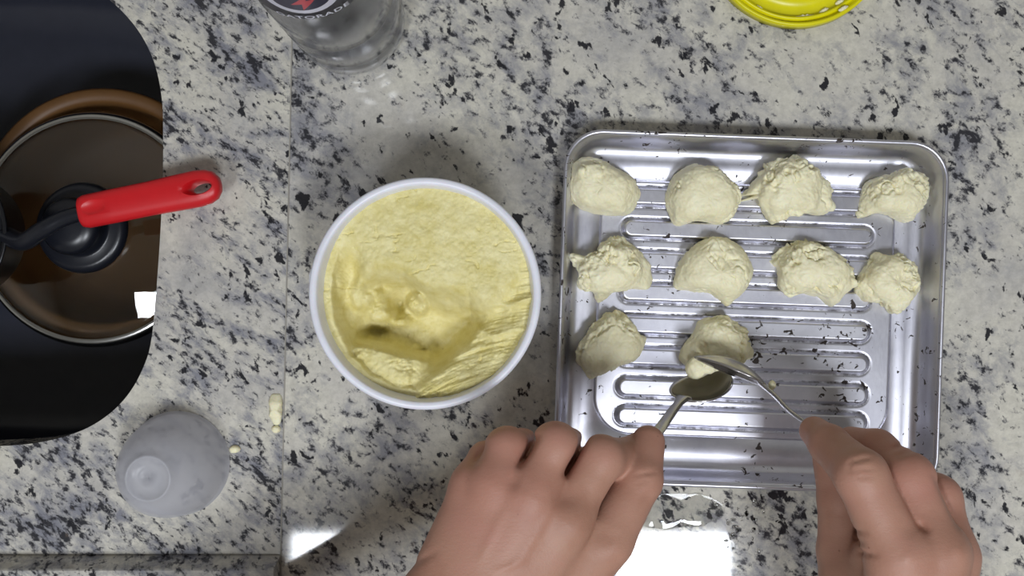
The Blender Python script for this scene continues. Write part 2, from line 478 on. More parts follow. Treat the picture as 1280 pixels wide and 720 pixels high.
# small black saucepan with the red handle
ac = Vector((-0.369, 0.035, 0)); az0, az1 = -0.0535, -0.006; ra = 0.0495
sp = empty('saucepan', (ac.x, ac.y, az0)); tag(sp, 'small black saucepan with a long red plastic handle reaching over the worktop', 'saucepan')
V, F = lathe([(0.0003, az0), (0.034, az0), (0.041, az0 + 0.006), (ra - 0.002, az1 - 0.004), (ra + 0.001, az1), (ra, az1 + 0.001), (ra - 0.003, az1 - 0.001), (0.039, az0 + 0.009), (0.032, az0 + 0.003), (0.0003, az0 + 0.003)], 64, (ac.x, ac.y))
mesh_obj('pan_body', V, F, M_pan, sp, world_verts=True)
hA = P(101, 266, 0.016); hB = P(276, 230, 0.024)
def frame(a, b, up=Vector((0, 0, 1))):
    e1 = (b - a).normalized(); e2 = up.cross(e1).normalized(); e3 = e1.cross(e2)
    return e1, e2, e3
e1, e2, e3 = frame(hA, hB)
L = (hB - hA).length
loops = []
secs = [(0.0, 0.0075, 0.0045), (0.012, 0.0092, 0.0058), (0.05, 0.0102, 0.0068), (0.25, 0.0104, 0.0066), (0.5, 0.0104, 0.0062), (0.72, 0.0110, 0.0062), (0.84, 0.0112, 0.0062), (0.91, 0.0104, 0.0060), (0.96, 0.0084, 0.0055), (0.99, 0.0048, 0.0042), (1.0, 0.0015, 0.002)]
for t, w, h in secs:
    c = hA + e1 * (L * t); lp = []
    for k in range(20):
        a = 2 * math.pi * k / 20; ca, sa = math.cos(a), math.sin(a)
        lp.append(tuple(c + e2 * (w * math.copysign(abs(ca) ** 0.75, ca)) + e3 * (h * math.copysign(abs(sa) ** 0.75, sa))))
    loops.append(lp)
V, F = loft(loops, cap0=True, cap1=True)
hd = mesh_obj('handle', V, F, M_red, sp, world_verts=True); recalc(hd)
# hanging eye cut through the handle end, plus the shallow thumb dish
def cutter(c, lx, ly, d, sharp=1.0):
    lo = []
    for s, zz in ((1.55, 0.0075), (1.25, 0.0052), (1.0, 0.0025), (0.85, -0.02)):
        lo.append([tuple(c + e1 * (lx * s * math.cos(2 * math.pi * k / 24)) + e2 * (ly * s * math.copysign(abs(math.sin(2 * math.pi * k / 24)) ** sharp, math.sin(2 * math.pi * k / 24))) + e3 * zz) for k in range(24)])
    V, F = loft(lo, cap0=True, cap1=True)
    return V, F
V, F = cutter(hA + e1 * (L * 0.86), 0.0075, 0.0034, 0, 1.2)
ct = recalc(mesh_obj('cut', V, F, M_red))
md = hd.modifiers.new('eye', 'BOOLEAN'); md.operation = 'DIFFERENCE'; md.object = ct; md.solver = 'EXACT'
sphV = []; 
me2 = bpy.data.meshes.new('dish'); bm = bmesh.new(); bmesh.ops.create_uvsphere(bm, u_segments=24, v_segments=16, radius=1)
mt = Matrix((e1, e2, e3)).transposed().to_4x4(); mt.translation = hA + e1 * (L * 0.13) + e2 * 0.001 + e3 * 0.0082
bm.transform(mt @ Matrix.Diagonal((0.009, 0.0055, 0.003, 1))); bm.to_mesh(me2); bm.free()
ct2 = bpy.data.objects.new('dish', me2); C.objects.link(ct2)
md = hd.modifiers.new('dish', 'BOOLEAN'); md.operation = 'DIFFERENCE'; md.object = ct2; md.solver = 'EXACT'
dg = bpy.context.evaluated_depsgraph_get(); dg.update()
nm = bpy.data.meshes.new_from_object(hd.evaluated_get(dg)); hd.modifiers.clear(); hd.data = nm
nm.polygons.foreach_set('use_smooth', [True] * len(nm.polygons))
es_ = hd.modifiers.new('split', 'EDGE_SPLIT'); es_.split_angle = math.radians(50)
bpy.data.objects.remove(ct); bpy.data.objects.remove(ct2)

def tube(path, radii, seg=10, flat=None):
    """round tube along path; returns verts, faces"""
    loops = []; n = len(path)
    for i, p in enumerate(path):
        d = (path[min(i + 1, n - 1)] - path[max(i - 1, 0)]).normalized()
        up = Vector((0, 0, 1)) if abs(d.z) < 0.95 else Vector((0, 1, 0))
        a = up.cross(d).normalized(); bb = d.cross(a)
        loops.append([tuple(p + a * (radii[i] * math.cos(2 * math.pi * k / seg)) + bb * (radii[i] * math.sin(2 * math.pi * k / seg))) for k in range(seg)])
    return loft(loops, cap0=True, cap1=True)
nk = catmull([Vector((ac.x + ra - 0.003, ac.y - 0.002, -0.014)), P(30, 302, 0.0), P(52, 288, 0.010), P(80, 273, 0.0135), hA + e1 * 0.004], 6, False)
V, F = tube(nk, [0.0062 - 0.0016 * i / (len(nk) - 1) for i in range(len(nk))], 12)
mesh_obj('handle_neck', V, F, M_black, sp, world_verts=True)

# ------------------------------------------------------------------ frosted dome cup, upside down
fc = P(222, 579, 0); fz = -0.0012
fr = empty('dome_cup', (fc.x, fc.y, fz)); tag(fr, 'upturned frosted plastic dome cup with a raised ring on top, by the sink', 'cup')
prof = [(0.0325, fz + 0.0005), (0.0327, fz + 0.002), (0.0315, fz + 0.0028), (0.0312, fz + 0.010), (0.0298, fz + 0.020), (0.0270, fz + 0.030), (0.0225, fz + 0.039), (0.0175, fz + 0.0455), (0.0140, fz + 0.0485), (0.0133, fz + 0.0505), (0.0122, fz + 0.0508), (0.0115, fz + 0.0492), (0.006, fz + 0.0490), (0.0004, fz + 0.0489)]
V, F = lathe(prof, 72, (fc.x, fc.y)); o = mesh_obj('cup_body', V, F, M_frost, fr, world_verts=True); solidify(o, 0.0014, -1)

# ------------------------------------------------------------------ clear bottle with label
bx = P(440, 30, 0)
bt = empty('drink_bottle', (bx.x, bx.y, 0)); tag(bt, 'empty clear plastic sports drink bottle with a dark blue and white label', 'bottle')
R = 0.0345
prof = [(0.0004, 0.009), (0.008, 0.0085), (0.014, 0.006), (0.020, 0.0018), (0.0255, 0.0005), (0.0305, 0.002), (0.0335, 0.007), (R, 0.013), (R, 0.022), (R - 0.0012, 0.025), (R - 0.0012, 0.029), (R, 0.032), (R, 0.060), (R - 0.0012, 0.063), (R - 0.0012, 0.067), (R, 0.070), (R, 0.112), (R - 0.001, 0.115), (R - 0.001, 0.176), (R, 0.179), (R, 0.186), (R - 0.003, 0.198), (R - 0.009, 0.210), (R - 0.017, 0.219), (0.0155, 0.223), (0.0150, 0.234)]
V, F = lathe(prof, 80, (bx.x, bx.y)); o = mesh_obj('bottle_body', V, F, M_pet, bt, world_verts=True); solidify(o, 0.0009, -1)
# label: sleeve, emblem and lettering wrapped round the body
RL = R - 0.0006
V, F = lathe([(RL, 0.133), (RL, 0.175)], 80, (bx.x, bx.y)); lab = mesh_obj('label', V, F, M_navy, bt, world_verts=True); solidify(lab, 0.0002, 1)
face_a = math.atan2(-bx.y, -bx.x) - 0.42
def wrap(pts, r):
    out = []
    for s, z in pts:
        a = face_a + s / RL; out.append((bx.x + r * math.cos(a), bx.y + r * math.sin(a), z))
    return out
def wrap_patch(name, f_outline, r, mat, parent, n=40, rings=6):
    V = []; F = []
    for i in range(rings + 1):
        V += wrap([f_outline(2 * math.pi * k / n, max(i / rings, 0.001)) for k in range(n)], r)
    for i in range(rings):
        for k in range(n): F.append((i * n + k, i * n + (k + 1) % n, (i + 1) * n + (k + 1) % n, (i + 1) * n + k))
    o = mesh_obj(name, V, F, mat, parent); me = o.data
    m = Matrix.Translation(-bt.location); me.transform(m); return o
wrap_patch('emblem_field', lambda a, q: (0.0185 * q * math.cos(a), 0.1600 + 0.0170 * q * math.sin(a)), RL + 0.0005, M_lwhite, lab)
wrap_patch('emblem_oval', lambda a, q: (0.0135 * q * math.cos(a), 0.1615 + 0.0130 * q * math.sin(a)), RL + 0.0007, M_navy, lab)
def bolt(a, q):
    pts = [(-0.002, 0.063), (0.006, 0.079), (0.0015, 0.079), (0.004, 0.090), (-0.006, 0.074), (-0.001, 0.074)]
    t = a / (2 * math.pi) * 6; i = int(t) % 6; f = t - int(t)
    x = pts[i][0] * (1 - f) + pts[(i + 1) % 6][0] * f; z = pts[i][1] * (1 - f) + pts[(i + 1) % 6][1] * f
    return (x * q, 0.1605 + (z - 0.0765) * 0.8 * q)
wrap_patch('emblem_bolt', bolt, RL + 0.0009, M_lred, lab, 48, 3)
fcv = bpy.data.curves.new('lettering', 'FONT'); fcv.body = 'GATORADE'; fcv.size = 0.0062; fcv.align_x = 'CENTER'; fcv.space_character = 1.15; fcv.offset = 0.00012
fo = bpy.data.objects.new('lettering_src', fcv); C.objects.link(fo)
dg = bpy.context.evaluated_depsgraph_get(); dg.update()
tm = bpy.data.meshes.new_from_object(fo.evaluated_get(dg)); bpy.data.objects.remove(fo)
bm = bmesh.new(); bm.from_mesh(tm); bmesh.ops.subdivide_edges(bm, edges=[e for e in bm.edges if e.calc_length() > 0.002], cuts=2)
for v in bm.verts:
    (x, y, z), = wrap([(v.co.x, 0.1350 + v.co.y)], RL + 0.0007); v.co = Vector((x, y, z)) - bt.location
bm.to_mesh(tm); bm.free(); tm.materials.clear(); tm.materials.append(M_lwhite)
to = bpy.data.objects.new('lettering', tm); C.objects.link(to); to.parent = lab
# screw cap
V, F = lathe([(0.0175, 0.222), (0.0178, 0.224), (0.0178, 0.241), (0.0168, 0.243), (0.0004, 0.2432)], 48, (bx.x, bx.y)); mesh_obj('cap', V, F, M_navy, bt, world_verts=True)

# ------------------------------------------------------------------ yellow tub lid
yc = P(996, -80, 0.004); ry = 115 * S * (H - 0.006) / H
yr = empty('tub_lid', (yc.x, yc.y, 0)); tag(yr, 'yellow round plastic tub lid lying upside down with dough smears', 'lid')
prof = [(0.0004, 0.0010), (ry - 0.020, 0.0010), (ry - 0.0195, 0.0026), (ry - 0.0185, 0.0030), (ry - 0.0175, 0.0026), (ry - 0.017, 0.0012), (ry - 0.0072, 0.0010), (ry - 0.0064, 0.0055), (ry - 0.0054, 0.0062), (ry - 0.0046, 0.0055), (ry - 0.004, 0.0030), (ry - 0.0028, 0.0030), (ry - 0.0022, 0.0080), (ry - 0.0008, 0.0086), (ry, 0.0078), (ry + 0.0002, 0.0006), (ry - 0.002, 0.0001), (0.0004, 0.0001)]
V, F = lathe(prof, 96, (yc.x, yc.y)); mesh_obj('lid_disc', V, F, M_yellow, yr, world_verts=True)

# ------------------------------------------------------------------ dough lumps
def mound(name, outline_px, zbase, height, seed, mat=M_dough, rough=1.0, nth=210, nph=64, lean=(0, 0), exp=0.62, zpx=None, parent=None):
    zp = zbase + height * 0.25 if zpx is None else zpx
    pts = [P(u, v, zp) for u, v in outline_px]
    c = sum(pts, Vector()) / len(pts)
    crv = catmull(pts, 8)
    ang = np.array([math.atan2(p.y - c.y, p.x - c.x) for p in crv]); rad = np.array([math.hypot(p.x - c.x, p.y - c.y) for p in crv])
    o = np.argsort(ang); ang = ang[o]; rad = rad[o]
    th = np.linspace(-math.pi, math.pi, nth, endpoint=False)
    Rt = np.interp(th, np.r_[ang[-1] - 2 * math.pi, ang, ang[0] + 2 * math.pi], np.r_[rad[-1], rad, rad[0]])
    ph = np.linspace(-0.35, math.pi / 2, nph)
    T, Q = np.meshgrid(th, ph); RR = np.broadcast_to(Rt, T.shape)
    cr = np.cos(Q) ** exp
    blend = np.clip(Q / (math.pi / 2), 0, 1)
    ft = np.fft.rfft(Rt); ft[4:] = 0; Rsm = np.fft.irfft(ft, nth)          # smooth core under the ragged skirt
    w = sstep(0.0, 0.42, blend); RR = RR * (1 - w) + np.minimum(Rsm[None, :], 1.08 * Rsm.mean()) * w
    x = c.x + RR * cr * np.cos(T); y = c.y + RR * cr * np.sin(T)
    z = zbase + np.where(Q > 0, np.sin(np.maximum(Q, 0)) ** 0.9 * height, np.sin(Q) * 0.002)
    x = x + lean[0] * (z - zbase); y = y + lean[1] * (z - zbase)
    p = np.stack([x, y, z], -1)
    nrm = np.stack([np.cos(T) * np.cos(Q), np.sin(T) * np.cos(Q), 0.25 + np.sin(np.maximum(Q, 0))], -1)
    nrm /= np.linalg.norm(nrm, axis=-1, keepdims=True)
    k = rough
    pr_ = p @ np.array([[0.80, -0.36, 0.48], [0.60, 0.48, -0.64], [0.0, 0.80, 0.60]])          # turned so the noise lattice never lines up with the tray
    d = 0.0034 * k * fbm(pr_ / 0.013, 2, seed) + 0.0020 * k * fbm(pr_ / 0.0065, 3, seed + 9, 0.55)
    # torn, crumbly patches beside smooth spooned ones
    m = sstep(0.0, 0.22, fbm(pr_ / 0.016, 2, seed + 40) + 0.22 * np.sin(T) + 0.22 * (k - 0.95))
    d = d * (0.55 + 0.6 * m) + m * k * (0.0016 * fbm(pr_ / 0.0034, 3, seed + 21, 0.6) - 0.0022 * np.exp(-(fbm(pr_ / 0.0075, 2, seed + 60) / 0.10) ** 2))
    d = d + 0.00035 * min(1.0, k * 3) * fbm(pr_ / 0.0016, 2, seed + 33)
    p = p + nrm * d[..., None]
    p[..., 2] = np.maximum(p[..., 2], zbase - 0.0004)
    n1, n2 = p.shape[:2]
    V = p.reshape(-1, 3)
    i = np.arange(n1 - 2)[:, None] * n2 + np.arange(n2)[None]; j = np.arange(n1 - 2)[:, None] * n2 + (np.arange(n2)[None] + 1) % n2
    F = np.stack([i, j, j + n2, i + n2], -1).reshape(-1, 4).tolist()
    top = len(V); V = np.vstack([V[:(n1 - 1) * n2], V[(n1 - 1) * n2:].mean(0)[None]])
    t0 = (n1 - 2) * n2; ti = (n1 - 1) * n2
    F += [(t0 + a, t0 + (a + 1) % n2, ti) for a in range(n2)]
    F.append(tuple(range(n2 - 1, -1, -1)))
    V = V - np.array([c.x, c.y, zbase])
    ob = mesh_obj(name, V, F, mat, parent); ob.location = (c.x, c.y, zbase)
    return ob

TZ = 0.0060       # top of the tray's ribs
G = 'dough mounds on the baking tray'
mounds = [
 ([(709, 234), (716, 207), (738, 196), (763, 205), (788, 221), (802, 240), (791, 265), (766, 269), (738, 264), (716, 254)], 'rounded dough mound in the tray corner beside the tub side, smooth front'),
 ([(833, 243), (844, 218), (874, 203), (899, 212), (916, 229), (926, 251), (916, 271), (899, 279), (874, 276), (847, 282), (837, 265)], 'smooth-topped dough mound with squared base, in the row along the back rim'),
 ([(927, 251), (942, 229), (959, 215), (956, 200), (976, 204), (994, 191), (1003, 207), (1020, 209), (1037, 226), (1044, 251), (1031, 268), (1003, 266), (987, 271), (967, 279), (955, 265), (946, 244)], 'ragged dough mound with a peak and a thin tail, along the back rim'),
 ([(1076, 251), (1087, 226), (1114, 214), (1137, 211), (1158, 223), (1160, 243), (1151, 262), (1134, 278), (1114, 271), (1098, 266), (1078, 271)], 'small dough mound in the tray corner with the bright glint'),
 ([(713, 322), (715, 316), (736, 319), (752, 302), (774, 294), (791, 305), (811, 327), (816, 344), (811, 361), (791, 361), (769, 366), (748, 380), (743, 363), (727, 358), (727, 341)], 'crumbly dough mound with a pointed side tip, middle row at the tub end'),
 ([(845, 358), (849, 333), (863, 308), (888, 295), (916, 299), (933, 316), (942, 344), (930, 361), (913, 383), (899, 374), (886, 366), (861, 363)], 'smooth domed dough mound with a downward point, in the middle row'),
 ([(964, 322), (984, 306), (1012, 301), (1039, 311), (1056, 330), (1070, 354), (1056, 366), (1042, 383), (1026, 372), (1006, 366), (987, 369), (974, 358), (974, 338)], 'coarse crumbly dough mound touching a smaller one in the middle row'),
 ([(1070, 363), (1078, 338), (1098, 316), (1114, 322), (1128, 313), (1137, 324), (1151, 352), (1148, 369), (1131, 383), (1116, 394), (1101, 380), (1081, 377)], 'small rough dough mound at the end of the middle row, lying over the panel line'),
 ([(720, 447), (733, 416), (749, 399), (772, 387), (787, 399), (799, 416), (811, 424), (797, 447), (774, 461), (755, 466), (738, 477), (730, 463)], 'slanting dough mound alone at the tub end of the front row'),
 ([(852, 444), (863, 424), (877, 402), (894, 395), (913, 399), (933, 413), (943, 430), (944, 447), (933, 452), (919, 458), (897, 449), (874, 463), (858, 458)], 'dough mound being shaped by the two spoons'),
]
hts = [0.021, 0.022, 0.021, 0.019, 0.020, 0.022, 0.021, 0.019, 0.020, 0.022]
rgh = [0.75, 0.7, 1.15, 0.9, 1.05, 0.6, 1.15, 1.1, 0.85, 0.9]
for i, (ol, lb) in enumerate(mounds):
    # the visible outline swells a little where the noise pushes outward
    zb = TZ if i not in (0, 3, 7) else 0.0050
    m = mound('dough_mound', ol, zb, hts[i], 100 + i * 13, rough=rgh[i])
    tag(m, lb, 'dough', G)

# ------------------------------------------------------------------ baking tray
tcen = P(939, 390, 0.02)
tr = empty('baking_tray', (tcen.x, tcen.y, 0), (0, 0, math.radians(-2.1)))
tag(tr, 'worn aluminium baking tray with ribbed floor and dark burnt specks', 'tray')
hx, hy = 0.1155, 0.1060
FZ = 0.0022
loops = [rrect(hx, hy, 0.0220, 0.0205), rrect(hx - 0.0012, hy - 0.0012, 0.0210, 0.0205), rrect(hx - 0.0026, hy - 0.0026, 0.0200, 0.0190), rrect(hx - 0.0046, hy - 0.0046, 0.0190, 0.0110), rrect(hx - 0.0062, hy - 0.0062, 0.0180, 0.0056), rrect(hx - 0.0080, hy - 0.0080, 0.0170, 0.0032), rrect(hx - 0.0115, hy - 0.0115, 0.0150, FZ), rrect(hx - 0.015, hy - 0.015, 0.014, FZ), rrect(hx - 0.034, hy - 0.034, 0.012, FZ)]
V, F = loft(loops)
o = mesh_obj('tray_wall', V, F, M_tray, tr); recalc(o)
for p in o.data.polygons: pass
solidify(o, 0.0008, -1)
# rolled rim
rl_ = []
for k in range(8):
    a = 2 * math.pi * k / 8
    dx = 0.0014 * math.cos(a); dz = 0.0014 * math.sin(a)
    rl_.append(rrect(hx - 0.0005 + dx, hy - 0.0005 + dx, 0.0222 + dx, 0.0204 + dz))
V, F = loft(rl_ + [rl_[0]]); recalc(mesh_obj('rolled_rim', V, F, M_tray, tr))
# ribbed floor panel, embossed
px_, py_ = 0.0945, 0.0818; pr = 0.026
nx_, ny_ = 300, 380
gx = np.linspace(-px_ - 0.001, px_ + 0.001, nx_); gy = np.linspace(-py_ - 0.001, py_ + 0.001, ny_)
GX, GY = np.meshgrid(gx, gy, indexing='ij')
def sd_rr(x, y, hx_, hy_, r):
    qx = np.abs(x) - hx_ + r; qy = np.abs(y) - hy_ + r
    return np.hypot(np.maximum(qx, 0), np.maximum(qy, 0)) + np.minimum(np.maximum(qx, qy), 0) - r
sd = sd_rr(GX, GY, px_, py_, pr)
Z = FZ - 0.0014 * (1 - sstep(-0.0016, -0.0002, -np.abs(sd + 0.0012))) * 0 + np.where(sd > -0.0004, -0.0012, 0.0) \
    - 0.0009 * np.exp(-((sd + 0.0016) / 0.0009) ** 2) + 0.0010 * sstep(-0.0018, -0.0042, sd)
grime = 0.9 * np.exp(-((sd + 0.0014) / 0.0007) ** 2)
ribs = [69.0, 49.0, 29.4, 9.4, -10.6, -30.2, -49.2, -67.0]
for ry_ in ribs:
    s = sd_rr(GX, GY - ry_ / 1000, 0.0785, 0.0066, 0.0064)
    Z = Z + 0.0034 * sstep(0.0002, -0.0026, s) - 0.0004 * np.exp(-((s - 0.0004) / 0.0006) ** 2)
    grime = np.maximum(grime, 0.95 * np.exp(-((s - 0.0003) / 0.0007) ** 2))
V = np.stack([GX, GY, Z], -1).reshape(-1, 3)
i = (np.arange(nx_ - 1)[:, None] * ny_ + np.arange(ny_ - 1)[None]).ravel()
F = np.stack([i, i + ny_, i + ny_ + 1, i + 1], -1)
keep = (sd.ravel()[F] < 0.0008).any(1); F = F[keep]
o = mesh_obj('ribbed_floor', V, F, M_tray, tr)
ga = o.data.attributes.new('grime', 'FLOAT', 'POINT'); ga.data.foreach_set('value', grime.ravel().astype(np.float32))

# ------------------------------------------------------------------ tub of dough
bz = 0.090; tc = P(531, 367, bz); rt = 146 * S * (H - bz) / H
tub = empty('plastic_tub', (tc.x, tc.y, 0)); tag(tub, 'round white plastic tub, open and nearly full of dough', 'tub')
prof = [(0.0004, 0.0008), (0.048, 0.0008), (0.0505, 0.003), (rt - 0.0050, bz - 0.014), (rt - 0.0046, bz - 0.012), (rt - 0.0012, bz - 0.0118), (rt - 0.0008, bz - 0.010), (rt - 0.0038, bz - 0.0098), (rt - 0.0036, bz - 0.007), (rt - 0.0006, bz - 0.0068), (rt, bz - 0.005), (rt - 0.0002, bz - 0.001), (rt - 0.0012, bz), (rt - 0.0036, bz), (rt - 0.0044, bz - 0.0012), (rt - 0.0050, bz - 0.006), (rt - 0.0066, bz - 0.014), (0.0488, 0.0035), (0.046, 0.0025), (0.0004, 0.0025)]
V, F = lathe(prof, 112, (tc.x, tc.y)); mesh_obj('tub_body', V, F, M_white, tub, world_verts=True)
ta = math.pi * 0.95
V, F = tube([Vector((tc.x + (rt - 0.001) * math.cos(ta + d), tc.y + (rt - 0.001) * math.sin(ta + d), bz - 0.003)) for d in (-0.09, -0.05, 0, 0.05, 0.09)], [0.0006, 0.0016, 0.0019, 0.0016, 0.0006], 10)
mesh_obj('pull_tab', V, F, M_white, tub, world_verts=True)
# dough inside: sculpted height field
ri = rt - 0.0048; st = 0.00042
gx = np.arange(-ri - st, ri + st, st); GX, GY = np.meshgrid(gx, gx, indexing='ij')
X = GX * 1000; Y = GY * 1000; RAD = np.hypot(X, Y)
pp = np.stack([GX, GY, GX * 0], -1)
wob = fbm(pp / 0.012, 3, 5) * 3.0
yy = Y + wob + 0.10 * X - 9 * sstep(2, -14, X) * sstep(-44, -34, X)
h = -7 - 43 * sstep(8, -15, yy + 0.8 * np.maximum(0, np.abs(X + 2) - 25)) ** 1.3          # slope from the full back down into the scooped hollow
h += 1.5 * np.exp(-((X - 2) ** 2 / 500 + (Y - 30) ** 2 / 260)) - 1.0 * sstep(46, 57, RAD) * (Y > -30)
# right-hand scraped flank climbing to the wall
wl = sstep(6, -6, X)
h += wl * (30 * sstep(-33, -38, Y + 0.24 * (X + 6) + wob * 1.0) + 4 * sstep(-40, -54, Y)) + (1 - wl) * 35 * sstep(-29, -53, Y + wob)
fl = sstep(-3, 7, X * 0.74 - Y * 0.68 - 29 + wob * 0.8) * sstep(14, 2, Y - 0.30 * X + 6)
h = h * (1 - fl) + fl * (-25 + 16 * sstep(26, 56, RAD))
u = (-X * 0.50 + Y * 0.87) + 0.010 * X * X * 0.35; 
stri = fbm(np.stack([u / 2.3, (X * 0.87 + Y * 0.5) / 26, u * 0], -1), 4, 77, 0.6)
h += fl * 2.6 * stri
lipd = np.abs(u + 30 - 5 * fbm(pp / 0.02, 2, 3)); h += fl * 3.2 * np.exp(-(lipd / 2.2) ** 2)
lipd = np.abs(u + 21 - 4 * fbm(pp / 0.016, 2, 13)); h += fl * 3.0 * np.exp(-(lipd / 1.7) ** 2)
# left part: lower shelf and bare wall
lf = sstep(-30, -46, X + wob) * sstep(36, 10, Y)
h = h * (1 - lf) + lf * (-25 - 14 * sstep(8, -22, Y) + 0.5 * 26 * sstep(44, 55, RAD + 2 * fbm(pp / 0.006, 3, 8)))
# lumps and holes
def blob(cx, cy, sx, sy, amp, p=2, rot=0.0):
    dx = X - cx + wob * 0.8; dy = Y - cy + fbm(pp / 0.007, 3, 31) * 2.2
    c_, s_ = math.cos(rot), math.sin(rot); a = (c_ * dx + s_ * dy) / sx; b_ = (-s_ * dx + c_ * dy) / sy
    return amp * np.exp(-np.power(np.hypot(a, b_), p * 2))
h += blob(-9, -6, 5.5, 7.5, 12.5, 2.6, 0.5) * (1 + 0.35 * fbm(pp / 0.005, 3, 44)) + blob(-30, -8, 9, 10, 15, 2.2) * (1 + 0.3 * fbm(pp / 0.006, 3, 45)) - blob(-21, -7, 3.4, 4.2, 15, 1.2) - blob(-33, -22, 6, 3, 8, 1.3)
h += blob(-19, -17, 5.5, 3.2, 9, 1.5)
lump = blob(-25, -41, 17, 11.5, 1.0, 2.2, -0.42); lump = np.clip(lump, 0, 1)
h = h * (1 - lump) + lump * (-14 + 0.16 * (X + 25) - 0.10 * (Y + 41)); 
edge = np.exp(-((lump - 0.5) / 0.28) ** 2); h += edge * 2.4 * fbm(pp / 0.0035, 3, 91)
h += blob(-42, -30, 7, 4.5, 8, 1.5, -0.7) + blob(-10, -33, 2.6, 2.2, 7, 1.4) 
# surface texture: creamy crumbs, fine cracks
tex = 0.75 * fbm(pp / 0.006, 3, 50) + 0.50 * fbm(pp / 0.002, 3, 60, 0.6)
crk = fbm(np.stack([GX / 0.011, GY / 0.005, GX * 0], -1), 3, 70, ridged=True); tex -= 1.1 * sstep(0.60, 0.80, crk) * sstep(0.05, 0.35, fbm(pp / 0.014, 2, 81))
smooth_hollow = np.exp(-((X - 6) ** 2 / 260 + (Y + 20) ** 2 / 60))
h += tex * (1 - 0.7 * smooth_hollow) + (0.9 * np.maximum(0, fbm(pp / 0.0028, 3, 99)) * fl)
coat = -11 - 34 * (1 - sstep(45.5, 53, RAD + 2.2 * fbm(pp / 0.008, 3, 18)))
h = np.where(coat > -44, np.maximum(h, coat + 0.6 * tex), h)
h = np.clip(h, -60, -4)
V = np.stack([GX, GY, bz + h / 1000], -1).reshape(-1, 3); n = len(gx)
i = (np.arange(n - 1)[:, None] * n + np.arange(n - 1)[None]).ravel(); F = np.stack([i, i + n, i + n + 1, i + 1], -1)
# keep within the tapering inner wall
rin = (0.0488 + (rt - 0.0066 - 0.0488) * (V[:, 2] - 0.0035) / (bz - 0.014 - 0.0035) + 0.0009) 
rin = np.minimum(rin, ri)
rv = np.hypot(V[:, 0], V[:, 1]); keep = (rv[F] < rin[F] + 0.0003).all(1); F = F[keep]
used = np.unique(F); mp_ = -np.ones(len(V), np.int64); mp_[used] = np.arange(len(used)); V = V[used]; F = mp_[F]
d = mesh_obj('dough_batch', V, F, M_dough_tub); d.location = (tc.x, tc.y, 0)
tag(d, 'pale yellow dough filling the white tub, scooped out at the front', 'dough')

# ------------------------------------------------------------------ spoons
def spoon(name, label, neck, tip, nrm, W, D, hpts, hw, loc):
    root = empty(name, loc); tag(root, label, 'spoon')
    e1 = (tip - neck); Lb = e1.length; e1.normalize()
    n_ = (nrm - e1 * nrm.dot(e1)).normalized(); e2 = n_.cross(e1)
    nu, nt = 18, 26; V = []; F = []
    for i in range(nt + 1):
        t = i / nt
        w = W / 2 * max(0.07, (math.sin(math.pi * min(1, t ** 0.80)) ** 0.55)) if t < 1 else W / 2 * 0.05
        dp = D * math.sin(math.pi * t) ** 0.8
        for j in range(nu + 1):
            u = -1 + 2 * j / nu
            V.append(tuple(neck + e1 * (t * Lb) + e2 * (u * w) - n_ * (dp * (1 - u * u))))
    for i in range(nt):
        for j in range(nu):
            a = i * (nu + 1) + j; F.append((a, a + 1, a + nu + 2, a + nu + 1))
    b = mesh_obj('bowl', V, F, M_steel, root, world_verts=True); solidify(b, 0.0011, 0)
    path = catmull([neck + e1 * 0.003] + hpts, 8, False); loops = []
    m = len(path)
    for i, p in enumerate(path):
        d_ = (path[min(i + 1, m - 1)] - path[max(i - 1, 0)]).normalized()
        a = (e2 - d_ * e2.dot(d_)).normalized(); c = d_.cross(a); t = i / (m - 1)
        w = hw[0] + (hw[1] - hw[0]) * sstep(0.05, 1, np.float64(t)); th_ = 0.0014 - 0.0004 * t
        if t < 0.12: w = w + (0.0022) * (1 - t / 0.12)
        loops.append([tuple(p + a * (w * math.cos(2 * math.pi * k / 12)) + c * (th_ * math.sin(2 * math.pi * k / 12))) for k in range(12)])
    V, F = loft(loops, cap0=True, cap1=True); hdl = mesh_obj('handle', V, F, M_steel, root, world_verts=True); recalc(hdl)
    return root
spoon('steel_spoon', 'steel spoon in the left hand with its bowl turned up under the dough', P(851, 499, 0.048), P(906, 464, 0.022), Vector((-0.55, 0.45, 0.62)), 0.034, 0.0075,
      [P(842, 512, 0.060), P(824, 537, 0.084), P(806, 562, 0.098), P(785, 592, 0.106), P(755, 640, 0.112)], (0.0030, 0.0052), P(851, 499, 0.0))
a_, b_ = P(957, 482, 0.052), P(868, 447, 0.039)
vd = ((a_ + b_) / 2 - cam.location).normalized(); n2 = (b_ - a_).normalized().cross(vd).normalized()
if n2.y > 0: n2 = -n2
n2 = n2 * math.cos(0.12) - vd * math.sin(0.12)
spoon('steel_spoon', 'steel spoon in the right hand seen edge-on, its tip cutting into the dough', a_, b_, n2, 0.027, 0.007,
      [P(968, 494, 0.060), P(986, 513, 0.071), P(1008, 530, 0.082), P(1035, 556, 0.094), P(1070, 600, 0.104), P(1100, 640, 0.108)], (0.0028, 0.0050), P(957, 482, 0.0))

